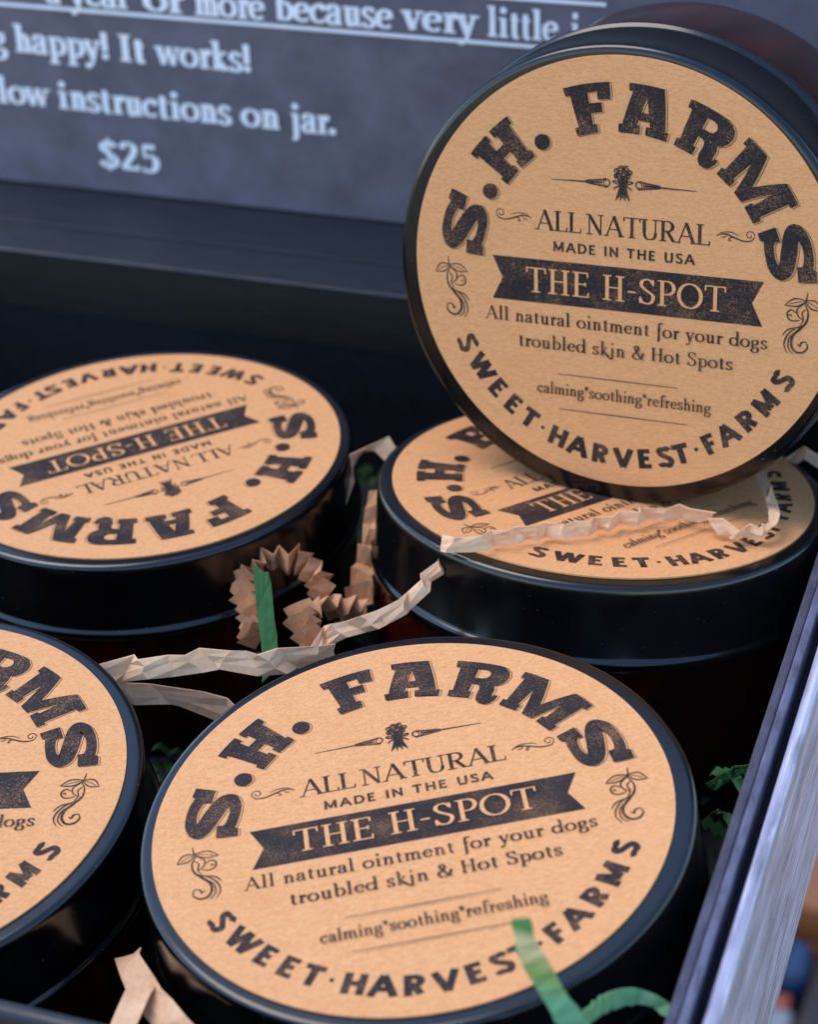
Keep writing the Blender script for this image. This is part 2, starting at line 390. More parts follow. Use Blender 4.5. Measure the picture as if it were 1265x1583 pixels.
        if c == 'y': line(.08, X, .28, .0, T); curve([(.46, X), (.28, .0), (.20, -.24), (.08, -.30)], 3, t*1.3, mn=t); dot(.09, -.27, T*.55); ser(.09, X, f*.7, f*.7, 1); ser(.46, X, f*.4, f*.6, 1); return .53, out
        if c == '!': line(.14, .30, .14, 1.02, T*1.05); dot(.14, T*.6, T*.62); return .28, out
        if c == '.': dot(.12, T*.6, T*.65); return .24, out
        if c == '-': line(.04, .42, .30, .42, t*1.3); return .34, out
        if c == '*':
            for a in (90, 162, 234, 306, 18): line(.16, .80, .16+.17*math.cos(math.radians(a)), .80+.20*math.sin(math.radians(a)), t*1.8)
            return .32, out
        if c == '&':
            curve([(.74, .50), (.66, .22), (.48, .03), (.25, .01), (.09, .14), (.12, .34), (.34, .56), (.44, .78), (.36, .97), (.24, .96), (.20, .78), (.36, .46), (.58, .12), (.76, .02)], 4); return .80, out
        if c == '$':
            curve([(.48, .80), (.40, .93), (.28, .95), (.13, .86), (.11, .72), (.20, .60), (.36, .48), (.48, .34), (.47, .18), (.38, .06), (.25, .04), (.11, .11), (.06, .24)], 4, T*.95); line(.28, -.10, .28, 1.10, t); return .58, out
        if c == '2': curve([(.10, .78), (.14, .93), (.28, .99), (.44, .88), (.44, .68), (.30, .40), (.08, .06)], 4); line(.06, e*1.5, .52, e*1.5, t*1.6); line(.51, 0, .54, .2, t); return .58, out
        if c == '5': line(.15, .97, .14, .55, t); line(.14, .93, .48, .93, t*2); curve([(.14, .54), (.28, .60), (.44, .52), (.49, .32), (.40, .08), (.22, .01), (.07, .10)], 4); return .57, out
        return .3, out
    def emit(s, face, ch, fn, z):
        adv, ops = s.glyph(ch)
        for pts, ws in ops:
            if ws is None: face.poly([pts], fn, z)
            else: face.strip(pts, ws, fn, z)
        return adv
    def text(s, face, txt, x0, x1, y, h, z, track=0.0):
        """Fit txt between x0 and x1 with capitals h tall on baseline y."""
        adv = [s.glyph(c)[0]+track for c in txt]; tot = sum(adv)-track; k = (x1-x0)/tot; x = x0
        for c, a in zip(txt, adv):
            s.emit(face, c, (lambda u, v, x=x: (x+u*k, y+v*h)), z); x += a*k

# heavy slab capitals for the arched title, drawn in a cell 1 high
SLAB = {
 'H': (1.0, [[(0,0),(.45,0),(.45,.17),(.39,.17),(.39,.40),(.61,.40),(.61,.17),(.55,.17),(.55,0),(1,0),(1,.17),(.93,.17),(.93,.83),(1,.83),(1,1),(.55,1),(.55,.83),(.61,.83),(.61,.61),(.39,.61),(.39,.83),(.45,.83),(.45,1),(0,1),(0,.83),(.07,.83),(.07,.17),(0,.17)]]),
 'F': (.87, [[(0,0),(.52,0),(.52,.17),(.43,.17),(.43,.40),(.68,.40),(.68,.60),(.43,.60),(.43,.83),(.62,.83),(.62,.66),(.87,.66),(.87,1),(0,1),(0,.83),(.09,.83),(.09,.17),(0,.17)]]),
 'A': (1.16, [[(0,0),(.50,0),(.50,.17),(.42,.17),(.45,.28),(.70,.28),(.73,.17),(.64,.17),(.64,0),(1.16,0),(1.16,.17),(1.08,.17),(.86,1),(.22,1),(.22,.85),(.30,.85),(.09,.17),(0,.17)], [(.49,.44),(.65,.44),(.575,.76)]]),
 'R': (1.05, [[(0,0),(.47,0),(.47,.17),(.40,.17),(.40,.40),(.50,.40),(.57,.36),(.60,.28),(.60,.10),(.64,-.02),(.74,-.09),(.88,-.09),(.98,-.02),(1.03,.10),(1.03,.20),(.95,.20),(.93,.12),(.90,.20),(.89,.34),(.84,.44),(.93,.50),(.99,.62),(1.0,.76),(.95,.89),(.85,.97),(.72,1),(0,1),(0,.83),(.08,.83),(.08,.17),(0,.17)], [(.40,.57),(.40,.83),(.54,.83),(.62,.80),(.66,.74),(.66,.66),(.62,.60),(.54,.57)]]),
 'M': (1.45, [[(0,0),(.42,0),(.42,.17),(.35,.17),(.37,.66),(.60,0),(.87,0),(1.07,.66),(1.08,.17),(1.01,.17),(1.01,0),(1.45,0),(1.45,.17),(1.37,.17),(1.37,.83),(1.45,.83),(1.45,1),(1.03,1),(.74,.36),(.46,1),(0,1),(0,.83),(.08,.83),(.08,.17),(0,.17)]]),
}
def slab_S():
    cw = []; cl = smooth_path([(.93, .66), (.90, .78), (.76, .86), (.54, .89), (.32, .86), (.19, .74), (.27, .62), (.54, .50), (.81, .39), (.89, .26), (.76, .14), (.54, .11), (.32, .14), (.18, .22), (.15, .34)], 5)
    n = len(cl); L = []; R = []
    for i, (x, y) in enumerate(cl):
        a = cl[max(i-1, 0)]; b = cl[min(i+1, n-1)]; dx, dy = b[0]-a[0], b[1]-a[1]; l = math.hypot(dx, dy)
        u = i/(n-1); w = .185+.12*math.exp(-((u-.5)/.15)**2)+.05*abs(dy/l)
        cw.append(w); w *= .5; L.append((x-dy/l*w, y+dx/l*w)); R.append((x+dy/l*w, y-dx/l*w))
    return [L+R[::-1]], [[(.80, .62), (1.07, .62), (1.07, 1.0), (.90, 1.0), (.86, .92), (.80, .84)], [(.01, 0), (.18, 0), (.22, .08), (.28, .16), (.28, .39), (.01, .39)]], cl, cw
def polar(a0, a1, w, r0=.668, hh=.217):
    def fn(x, y):
        a = math.radians(a0+(a1-a0)*x/w); r = r0+hh*y
        return (r*math.cos(a), r*math.sin(a))
    return fn
def dense(loop, n=5):
    out = []
    for i, p in enumerate(loop):
        q = loop[(i+1) % len(loop)]
        k = n if math.hypot(q[0]-p[0], q[1]-p[1]) > .3 else 1
        out += [(p[0]+(q[0]-p[0])*j/k, p[1]+(q[1]-p[1])*j/k) for j in range(k)]
    return out

# ------------------------------------------------------------------ the printed label
ZL = 0.0         # top of the paper
def build_label(root):
    v, f = lathe([(1.0, ZL), (1.0, ZL-.008)], 160)
    lab = link("paper_label", v, f, KRAFT, root)
    z1, z2 = ZL+.0008, ZL+.0040
    # faint offset outline under the title, then the title itself
    out = Face(); ttl = Face()
    plan = [('S', 176.2, 156.6), ('H', 144.3, 127.8), ('F', 108.3, 94.2), ('A', 91.8, 73.2), ('R', 70.0, 53.0), ('M', 50.8, 27.6), ('S', 23.9, 4.6)]
    for ch, a0, a1 in plan:
        cl = None
        if ch == 'S': loops, extra, cl, cw = slab_S(); w = 1.08
        else: w, loops = SLAB[ch]; extra = []
        fn = polar(a0, a1, w)
        loops = [dense(l) for l in loops]
        if cl: ttl.strip(cl, cw, fn, z2)
        else: ttl.poly(loops, fn, z2)
        for e in extra: ttl.poly([dense(e)], fn, z2)
        for lp in loops+extra:
            P = [fn(*p) for p in dense(lp, 3)]; P.append(P[0])
            out.strip([(x+.0085, y-.0035) for x, y in P], [.0024]*len(P), lambda x, y: (x, y), z1)
    for r, a in ((.718, 150.7), (.704, 122.2)):
        cx, cy = r*math.cos(math.radians(a)), r*math.sin(math.radians(a))
        ring = [(cx+.036*math.cos(k*math.pi/16), cy+.036*math.sin(k*math.pi/16)) for k in range(32)]
        ttl.poly([ring], lambda x, y: (x, y), z2); ring.append(ring[0])
        out.strip([(x+.0085, y-.0035) for x, y in ring], [.0024]*33, lambda x, y: (x, y), z1)
    link("letter_outline", out.v, out.f, INK2, lab)
    link("arched_title", ttl.v, ttl.f, INK, lab)
    # banner with knocked-out words
    bn = Face(); bn.poly([[(-.621, .053), (.648, .053), (.598, -.049), (.648, -.153), (-.623, -.153), (-.573, -.049)]], lambda x, y: (x, y), z1)
    link("banner", bn.v, bn.f, INK, lab)
    bt = Face(); Pen(.125, .052, .085).text(bt, "THE H-SPOT", -.458, .482, -.104, .118, z2, .06)
    link("banner_words", bt.v, bt.f, KRAFT, lab)
    # straight lines of text
    t = Face()
    Pen(.13, .055, .08).text(t, "ALL_NATURAL", -.412, .404, .193, .094, z1, -.03)
    Pen(.19, .17, 0, serif=False).text(t, "MADE IN THE USA", -.326, .333, .099, .046, z1, .20)
    p = Pen(.135, .05, .07, .62)
    p.text(t, "All natural ointment ƒor your dogs", -.658, .675, -.254, .064, z1, .06)
    p.text(t, "troubled skĵn & Hot Spots", -.498, .521, -.370, .064, z1, .06)
    Pen(.13, .06, .06, .62).text(t, "calming*soothing*refreshing", -.405, .428, -.587, .056, z1, .05)
    for y, x0, x1 in ((-.485, -.305, .271), (-.657, -.296, .318)):
        t.strip([(x0, y), (0, y), (x1, y)], [.0028, .0046, .0028], lambda x, y: (x, y), z1)
    link("printed_text", t.v, t.f, INK2, lab)
    # curved maker's line along the lower edge
    c = Face(); pb = Pen(.255, .225, 0, serif=False)
    for ch, a in zip("SWEET·HARVEST·FARMS", (207.2, 216.3, 224.7, 231.8, 238.4, 243.5, 249.2, 256.2, 263.6, 271.0, 278.1, 284.6, 290.0, 295.2, 300.1, 306.8, 314.8, 323.2, 332.4)):
        ar = math.radians(a); R0 = .845+.02*max(0, 1-abs(a-270)/45)
        ux, uy = -math.sin(ar), math.cos(ar)       # reading direction
        vx, vy = -math.cos(ar), -math.sin(ar)      # letters stand towards the centre
        cx, cy = R0*math.cos(ar), R0*math.sin(ar)
        if ch == '·':
            c.poly([[(cx+.0095*math.cos(k), cy+.0095*math.sin(k)) for k in [i*math.pi/5 for i in range(10)]]], lambda x, y: (x, y), z1); continue
        adv, _ = pb.glyph(ch); h = .096
        pb.emit(c, ch, (lambda u, v: (cx+ux*(u-adv/2)*h*1.22+vx*(v-.5)*h, cy+uy*(u-adv/2)*h*1.22+vy*(v-.5)*h)), z1)
    link("curved_words", c.v, c.f, INK, lab)
    # ornaments
    o = Face(); ident = lambda x, y: (x, y)
    def line(P, w0, w1=None, n=6):
        pts = smooth_path(P, n) if len(P) > 2 else P; N = len(pts); w1 = w0 if w1 is None else w1
        o.strip(pts, [(w0+(w1-w0)*math.sin(math.pi*i/(N-1))) for i in range(N)], ident, z1)
    def spiral(cx, cy, r, a0, turns, w, sgn=1, n=22):
        P = [(cx+r*(1-.78*i/n)*math.cos(a0+sgn*turns*2*math.pi*i/n), cy+r*(1-.78*i/n)*math.sin(a0+sgn*turns*2*math.pi*i/n)) for i in range(n+1)]
        o.strip(P, [w]*len(P), ident, z1)
    for sx in (-1, 1):
        # tapering rods with bud ends
        o.strip([(sx*.335, .430), (sx*.22, .432), (sx*.13, .434), (sx*.095, .435)], [.003, .007, .009, .006], ident, z1)
        for k in range(9):
            x = .165-.011*k; a = .007+.0016*k
            line([(sx*(x+.012), .434), (sx*x, .434+a), (sx*(x-.012), .436+a*.4)], .0026, .005, 3)
            line([(sx*(x+.012), .434), (sx*x, .434-a), (sx*(x-.012), .432-a*.4)], .0026, .005, 3)
        line([(sx*.09, .455), (sx*.066, .449), (sx*.060, .435), (sx*.070, .421), (sx*.09, .416)], .003, .006)
        # small scroll beside the words
        line([(sx*.600, .252), (sx*.585, .232), (sx*.550, .228), (sx*.510, .240), (sx*.475, .252), (sx*.445, .250), (sx*.430, .240)], .003, .007)
        spiral(sx*.578, .255, .022, math.pi/2 - sx*math.pi*.5, 1.1, .0036, sx)
        line([(sx*.51, .244), (sx*.49, .236), (sx*.485, .226), (sx*.497, .226)], .003, .005)
        line([(sx*.53, .250), (sx*.50, .262), (sx*.47, .262), (sx*.445, .256)], .002, .004)
        line([(sx*.475, .246), (sx*.462, .236), (sx*.452, .238)], .002, .004)
        # large leafy flourish at the side of the label
        X = lambda x: sx*x
        line([(X(.843), .026), (X(.838), -.01), (X(.830), -.03)], .003, .006)
        for tip, b1, b2 in (((.905, -.052), (.880, -.012), (.862, -.048)), ((.745, -.040), (.785, -.008), (.795, -.042))):
            line([(X(.838), -.012), (X(b1[0]), b1[1]), (X(tip[0]), tip[1])], .003, .006)
            line([(X(.836), -.018), (X(b2[0]), b2[1]), (X(tip[0]), tip[1])], .003, .006)
            line([(X(.838), -.015), (X((b1[0]+b2[0])/2), (b1[1]+b2[1])/2), (X(tip[0]*.8+.838*.2), tip[1]*.8-.003)], .002, .003)
        line([(X(.832), -.025), (X(.848), -.065), (X(.842), -.11), (X(.812), -.145), (X(.785), -.18), (X(.780), -.22), (X(.800), -.250), (X(.832), -.250), (X(.852), -.225), (X(.845), -.200)], .004, .011)
        line([(X(.826), -.03), (X(.800), -.055), (X(.805), -.085), (X(.825), -.10)], .003, .006)
        line([(X(.838), -.05), (X(.822), -.07), (X(.828), -.10), (X(.815), -.125)], .003, .006)
        line([(X(.80), -.075), (X(.775), -.060), (X(.757), -.075), (X(.762), -.100), (X(.785), -.110), (X(.815), -.102)], .003, .007)
        line([(X(.762), -.085), (X(.773), -.082), (X(.774), -.092)], .003, .005)
        line([(X(.825), -.125), (X(.785), -.150), (X(.757), -.185), (X(.748), -.225), (X(.765), -.262)], .003, .007)
        line([(X(.815), -.135), (X(.765), -.150), (X(.740), -.180)], .003, .006)
        line([(X(.80), -.155), (X(.770), -.19), (X(.767), -.235), (X(.790), -.262)], .003, .006)
        line([(X(.845), -.200), (X(.825), -.205), (X(.818), -.222), (X(.806), -.212)], .003, .008)
        line([(X(.848), -.09), (X(.825), -.135), (X(.800), -.165)], .003, .005)
    # little sheaf of flowers in the middle
    for fx, fy, fr in ((-.030, .492, .015), (-.010, .503, .016), (.014, .504, .015), (.033, .490, .014), (-.020, .474, .014), (.004, .480, .015), (.025, .470, .013), (-.034, .470, .011), (.0, .460, .012)):
        spiral(fx, fy, fr, fx*60, 1.6, .0052, 1, 16)
    for k in range(5):
        x = -.02+.010*k
        line([(x*1.2, .462), (x*.7, .440), (x*.5, .425)], .006, .010, 4)
    for sx in (-1, 1):
        line([(sx*.012, .436), (sx*.032, .448), (sx*.046, .444), (sx*.030, .436), (sx*.012, .432)], .003, .006, 4)
        line([(sx*.010, .426), (sx*.030, .420), (sx*.042, .408)], .003, .006, 4)
    for k in range(7):
        x = -.030+.010*k
        line([(x*.4, .428), (x*.65, .395), (x*1.05, .360+.012*(k % 2))], .004, .008, 4)
    line([(-.020, .428), (0, .420), (.020, .428)], .007, .012, 4)
    link("ornament", o.v, o.f, INK2, lab)
    return lab

# ------------------------------------------------------------------ the jars
JH = 1.22
def make_jar(label, mat4, dx=0.0, dy=0.0):
    root = thing("ointment_jar", label, "jar", mat4, "ointment jars in the display box")
    lid_prof = [(.985, -.009), (1.036, -.0092), (1.043, -.0096), (1.053, -.012), (1.062, -.019), (1.067, -.030), (1.069, -.050), (1.070, -.10), (1.072, -.355), (1.078, -.366), (1.090, -.372), (1.093, -.385), (1.090, -.410), (1.080, -.418), (1.03, -.420)]
    v, f = lathe(lid_prof, 160, dx, dy); lid = link("lid", v, f, PLASTIC, root, True)
    for p in lid.data.polygons:
        if len(p.vertices) > 4: p.use_smooth = False
    body = [(1.03, -.405), (1.050, -.424), (1.054, -.46), (1.055, -.60), (1.055, -1.05), (1.035, -1.13), (.98, -1.19), (.92, -JH+.005), (.80, -JH)]
    v, f = lathe(body, 128, dx, dy); b = link("glass_body", v, f, AMBER, root, True)
    for p in b.data.polygons:
        if len(p.vertices) > 4: p.use_smooth = False
    build_label(root)
    return root
def copy_jar(src, label, mat4, dx=0, dy=0):
    r = src.copy(); COL.objects.link(r); r.matrix_world = mat4; r['label'] = label
    def kids(a, b):
        for ch in [x for x in bpy.data.objects if x.parent == a]:
            c = ch.copy(); COL.objects.link(c); c.parent = b
            if ch.name.startswith(("lid", "glass_body")): c.location = (dx*S, dy*S, 0)
            kids(ch, c)
    kids(src, r)
    return r
def ortho(R):
    m = Matrix(R); z = Vector((m[0][2], m[1][2], m[2][2])).normalized(); x = Vector((m[0][0], m[1][0], m[2][0]))
    x = (x-z*x.dot(z)).normalized(); y = z.cross(x)
    return ((x.x, y.x, z.x), (x.y, y.y, z.y), (x.z, y.z, z.z))
P1 = pose((0, 0, 0), ortho([[0.8978, -0.4352, -0.0675], [0.4282, 0.8985, -0.097], [0.1029, 0.0582, 0.993]]))
P2 = pose((-2.169, -0.29, -0.15), ortho([[0.9568, -0.29, -0.0201], [0.286, 0.9517, -0.1113], [0.0514, 0.1008, 0.9936]]))
P3 = pose((-2.2501, 2.3982, -0.0925), ortho([[-0.7295, 0.6836, -0.0212], [-0.6835, -0.7298, -0.0128], [-0.0242, 0.0052, 0.9997]]))
P4 = pose((0.0831, 2.581, -0.0243), ortho([[0.5341, -0.8449, 0.0278], [0.8356, 0.5326, 0.1347], [-0.1286, -0.0487, 0.9905]]))
P5 = pose((0.1651, 2.5565, 1.0668), ortho([[0.9958, -0.0395, -0.0824], [-0.0767, 0.1276, -0.9889], [0.0496, 0.991, 0.124]]))
j1 = make_jar("front ointment jar with its whole round kraft label in view, green strip over it", P1)
j1_src = j1
j2 = copy_jar(j1_src, "ointment jar at the front left, cut by the picture edge, half its label showing", P2, .0, .0)
j3 = copy_jar(j1_src, "ointment jar at the back left lying with its label upside down to the viewer", P3, .008, -.010)
j4 = copy_jar(j1_src, "ointment jar underneath the upright jar, a beige paper strand lying across its label", P4, -.008, -.008)
j5 = copy_jar(j1_src, "upright ointment jar standing on edge on top of another jar, label facing the viewer", P5, -.018, -.026)
for ch in [o for o in bpy.data.objects if o.parent == j1 and o.name.startswith(("lid", "glass"))]: ch.location = (.014*S, 0, 0)

# ------------------------------------------------------------------ the black display box
box = thing("display_box", "black painted wooden display box with glossy brushed side holding the jars", "box")
YF, YB, XL, XR, ZT, ZF = -1.34, 4.20, -4.9, 1.165, 0.0, -1.245
bm = bmesh.new(); bevel_box(bm, XL-.1, XR+.02, YF-.1, YB+.02, ZF-.05, ZF, 0); bm_link("floor", bm, LINING, box)
bm = bmesh.new(); bevel_box(bm, XR, XR+.042, YF+.0, YB, ZF+.001, ZT-.004, .010); bm_link("inner_lip", bm, mat_board("dull_slate_paint", (.03, .032, .05), (.085, .085, .13), .4, .65, (1.5, .5, 1.5), 12, .4, 50), box)
bm = bmesh.new(); bevel_box(bm, XR+.0425, XR+.078, YF+.0, YB, ZF+.001, ZT+.004, .012); bm_link("lip_bead", bm, RIM, box)
bm = bmesh.new(); bevel_box(bm, XR+.0785, XR+.118, YF-.04, YB+.9, ZF-.04, ZT-.12, 0); bm_link("groove", bm, LINING, box)
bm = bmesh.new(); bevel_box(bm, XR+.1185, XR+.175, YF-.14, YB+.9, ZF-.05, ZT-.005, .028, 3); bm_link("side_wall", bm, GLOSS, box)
bm = bmesh.new(); bevel_box(bm, XL-.1, XR-.002, YF-.07, YF, ZF+.001, ZT+.01, .028, 3); bm_link("front_wall", bm, LEDGE, box)
bm = bmesh.new(); bevel_box(bm, XL-.16, XL, YF, YB, ZF+.001, ZT, .02); bm_link("side_wall", bm, LEDGE, box)
bm = bmesh.new(); bevel_box(bm, XL-.1, XR+.07, YB+.021, YB+.15, ZF-.05, ZT-.38, .01); bm_link("back_wall", bm, LINING, box)
bm = bmesh.new(); bevel_box(bm, XL-.1, XR+.07, YB+.005, YB+.15, ZT-.375, ZT-.035, .008); bm_link("upper_rail", bm, BROWNBLACK, box)
bm = bmesh.new(); bevel_box(bm, XL-.1, XR+.07, YB-.01, 5.25, ZT-.03, ZT, .012); bm_link("ledge", bm, LEDGE, box)
bm = bmesh.new(); bevel_box(bm, XL-.1, XR+.07, 4.55, 4.62, ZT+.001, ZT+.010, .004); bm_link("ledge_bead", bm, LEDGE, box)
bm = bmesh.new(); bevel_box(bm, XL-.1, 3.0, 5.20, 5.36, ZT+.004, 4.9, .02); bm_link("open_lid", bm, BROWNBLACK, box)

sign = thing("price_sign", "slate grey price card with bold white text ending in $25, leaning in the open lid", "sign")
bm = bmesh.new(); bevel_box(bm, XL+.02, 2.2, 5.10, 5.13, ZT+.012, 4.6, 0); bm_link("card", bm, CARD, sign)
sg = Face(); YS = 5.10
pb = Pen(.20, .085, .07, .68)
def sline(txt, x0, x1, z, h=.166, track=.02): pb.text(sg, txt, x0, x1, z, h, 0, track)
sline("a year", -3.98, -3.44, 1.19); sline("or", -3.335, -3.09, 1.19); sline("more", -3.02, -2.58, 1.19)
sline("because", -2.517, -1.80, 1.20); sline("very", -1.735, -1.30, 1.205); sline("little", -1.24, -.835, 1.205); sline("i", -.76, -.71, 1.205)
sline("g", -4.40, -4.29, .868); sline("happy!", -4.234, -3.60, .868); sline("It", -3.535, -3.36, .868); sline("works!", -3.29, -2.685, .868)
sline("low", -4.40, -4.047, .53); sline("instructions", -3.985, -2.84, .53); sline("on", -2.77, -2.53, .53); sline("jar.", -2.46, -2.177, .53)
sline("$25", -3.743, -3.344, .172, .175)
sg.strip([(-4.80, 1.160), (-.62, 1.168)], [.022, .022], lambda x, y: (x, y), 0)
sg.strip([(-4.80, 1.415), (-.563, 1.437)], [.022, .022], lambda x, y: (x, y), 0)
so = link("lettering", [(x, YS-.004-z, y) for x, y, z in sg.v], sg.f, WHITE, sign)

# ------------------------------------------------------------------ crinkled paper strands
def strand(name, label, pts, width, mat, side, period=.12, amp=.025, group=None, twist=0.0, seed=1, widths=None, thick=.006, sm=6):
    r = random.Random(seed)
    P = [Vector(p) for p in smooth_path(pts, sm)]
    # resample by arc length to crease points
    L = [0.0]
    for a, b in zip(P, P[1:]): L.append(L[-1]+(b-a).length)
    T = L[-1]; s = [0.0]
    while s[-1] < T-period*.4: s.append(min(T, s[-1]+period*(.5+.32*(r.random()-.5))))
    s[-1] = T
    def at(x):
        for i in range(len(L)-1):
            if x <= L[i+1]: return P[i].lerp(P[i+1], (x-L[i])/max(L[i+1]-L[i], 1e-9))
        return P[-1]
    side = Vector(side).normalized(); n = len(s); V = []; F = []
    for i, x in enumerate(s):
        p = at(x); tg = (at(min(T, x+.03))-at(max(0, x-.03))).normalized()
        sd = (side-tg*side.dot(tg)).normalized(); nm = tg.cross(sd).normalized()
        a = twist*x/T
        sd, nm = sd*math.cos(a)+nm*math.sin(a), nm*math.cos(a)-sd*math.sin(a)
        w = (widths[0]+(widths[1]-widths[0])*x/T if widths else width)/2
        am = amp*(1 if i % 2 else -1)*(.3+1.3*r.random())
        sk = tg*(r.random()-.5)*period*.5
        q = p+nm*am; wj = 1+.22*(r.random()-.5)
        for e in (-1, -.33, .33, 1):
            off = nm*(r.random()-.5)*amp*.7*(1 if abs(e) < 1 else .5)+tg*(r.random()-.5)*period*.12
            for h in (-.5, .5): V.append(tuple(q+sd*e*w*(wj+.07*(r.random()-.5))+sk*e+off+nm*h*thick))
    for i in range(n-1):
        b = 8*i; c = b+8      # eight verts a row: (under, over) at four places across the width
        for k in (0, 2, 4):
            F += [(b+k, c+k, c+k+2, b+k+2), (b+k+1, b+k+3, c+k+3, c+k+1)]
        F += [(b, b+1, c+1, c), (b+6, c+6, c+7, b+7)]
    for k in (0, 2, 4): F += [(k, k+2, k+3, k+1), (8*n-8+k, 8*n-7+k, 8*n-5+k, 8*n-6+k)]
    o = link(name, V, F, mat)
    o['label'] = label; o['category'] = "paper strand"
    o['group'] = group or "crinkled paper strands packed round the jars"
    return o
UPc = (-.1, -.3, .95)
strand("paper_strand", "pale beige creased strand running left to right between the three front jars",
       [(-1.70, 0.60, -.14), (-1.492, 0.675, -.10), (-1.313, 0.718, -.08), (-1.149, 0.795, -.06), (-0.958, 0.801, -.06), (-0.82, 0.93, -.08), (-0.70, 1.03, -.12)], .098, BEIGE, (0, .35, 1), .20, .018, seed=3)
strand("paper_strand", "short beige strand dipping into the dark gap beneath the pale creased one",
       [(-1.62, 0.60, -.16), (-1.509, 0.70, -.25), (-1.372, 0.79, -.30), (-1.277, 0.845, -.35), (-1.12, 0.86, -.42), (-1.0, .84, -.5)], .10, BEIGE, (0, .25, 1), .26, .016, seed=5)
strand("paper_strand", "beige folded strand climbing from the front jar up to the rim of the covered jar",
       [(-0.80, 0.99, -.16), (-0.788, 1.122, -.10), (-0.646, 1.23, -.08), (-0.524, 1.328, -.05), (-0.459, 1.458, -.02), (-0.452, 1.547, .0), (-0.397, 1.639, .03), (-0.41, 1.73, .08)], .085, BEIGE, (-.66, .23, .71), .15, .022, seed=8, widths=(.085, .055))
strand("paper_strand", "long crumpled beige strand lying across the label beneath the upright jar",
       [(-0.40, 1.60, .16), (-0.29, 1.58, .175), (-0.187, 1.68, .165), (-0.026, 1.83, .14), (0.153, 1.941, .12), (0.294, 2.088, .10), (0.459, 2.217, .085), (0.596, 2.275, .08), (0.73, 2.199, .075), (0.838, 2.172, .07), (0.935, 2.25, .07)], .085, BEIGE, (-.1, .5, .85), .13, .020, twist=.7, seed=11, widths=(.075, .062))
strand("paper_strand", "stub of beige strand bent upward in the shadow right of the upright jar's foot",
       [(0.90, 2.20, .07), (0.945, 2.27, .10), (0.93, 2.42, .06), (0.859, 2.615, .05), (0.80, 2.78, .03)], .05, BEIGE, (1, .3, .2), .2, .012, seed=12)
strand("paper_strand", "tightly pleated tan strand looping behind the small green strip",
       [(-1.20, 1.30, -.30), (-1.275, 1.42, -.30), (-1.35, 1.55, -.28), (-1.40, 1.68, -.26), (-1.36, 1.78, -.24), (-1.28, 1.86, -.24), (-1.19, 1.88, -.26), (-1.10, 1.82, -.30), (-1.02, 1.72, -.34)], .13, TAN, (.6, .2, .8), .066, .036, seed=21, sm=10)
strand("paper_strand", "pleated tan strand heaped beside the loop in the centre gap",
       [(-.86, 1.22, -.34), (-.96, 1.36, -.30), (-1.04, 1.47, -.28), (-1.06, 1.58, -.30), (-.98, 1.70, -.36), (-.90, 1.82, -.42)], .16, TAN, (.7, -.2, .5), .075, .040, seed=23, sm=10)
strand("paper_strand", "blurred tan strand rising between the two back jars",
       [(-.92, 1.72, -.50), (-.93, 1.90, -.46), (-.965, 2.06, -.42), (-.955, 2.18, -.34), (-.985, 2.34, -.27), (-1.01, 2.5, -.22)], .12, TAN, (1, .2, .1), .12, .035, seed=27)
strand("paper_strand", "blurred pale strand end arching between the lids of the two back jars",
       [(-1.22, 2.52, -.26), (-1.203, 2.64, -.14), (-1.17, 2.72, -.09), (-1.11, 2.75, -.08), (-1.03, 2.73, -.10), (-.98, 2.70, -.18)], .085, BEIGE, (.2, .6, .7), .3, .008, seed=31)
strand("paper_strand", "blurred pale scrap behind the upright jar at the right edge",
       [(0.86, 3.199, -.14), (0.93, 3.224, -.09), (1.0, 3.187, -.10), (1.09, 3.145, -.12)], .06, BEIGE, (.2, .6, .7), .2, .012, seed=33)
strand("paper_strand", "broad beige strand slanting down in the front left corner",
       [(-0.975, -0.575, -.46), (-0.90, -0.68, -.43), (-0.78, -0.82, -.38), (-0.66, -0.93, -.34), (-0.50, -1.06, -.30)], .11, BEIGE, (.8, .35, .5), .22, .014, seed=35)
strand("paper_strand", "short beige strand crossing over the broad one in the front left corner",
       [(-0.79, -0.78, -.34), (-0.76, -0.93, -.33), (-0.74, -1.10, -.30)], .10, BEIGE, (1, .1, .2), .3, .010, seed=37)
strand("paper_strand", "beige strand in deep shade under the front edge of the whole-label jar",
       [(-0.806, -0.40, -.70), (-0.712, -0.54, -.66), (-0.60, -0.64, -.66), (-0.46, -0.72, -.62), (-.30, -.86, -.62)], .14, TAN, (.7, .5, .5), .16, .03, seed=39)
strand("paper_strand", "bright green strip standing upright in front of the pleated tan loop",
       [(-0.935, 0.86, -.17), (-1.02, 1.06, -.17), (-1.123, 1.274, -.17), (-1.293, 1.627, -.16)], .075, GREEN, (1, .15, .05), .5, .006, seed=41)
strand("paper_strand", "tiny green strand lying flat at the foot of the upright green strip",
       [(-1.06, .90, -.10), (-1.0, .92, -.10), (-.93, .93, -.09)], .03, GREEN, (0, .4, 1), .1, .006, seed=43)
strand("paper_strand", "mint and olive strip curling up over the front jar's label",
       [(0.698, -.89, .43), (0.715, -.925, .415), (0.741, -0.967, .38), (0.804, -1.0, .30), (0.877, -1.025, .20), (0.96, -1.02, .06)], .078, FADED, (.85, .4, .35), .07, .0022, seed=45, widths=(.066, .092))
strand("paper_strand", "mint strand arching towards the box side at the bottom edge",
       [(0.885, -1.06, .08), (0.925, -0.90, .06), (0.98, -0.76, .02), (1.05, -0.67, -.03), (1.12, -0.645, -.07), (1.155, -.66, -.10)], .07, TEAL, (.2, .6, .7), .07, .004, seed=47, widths=(.10, .04))
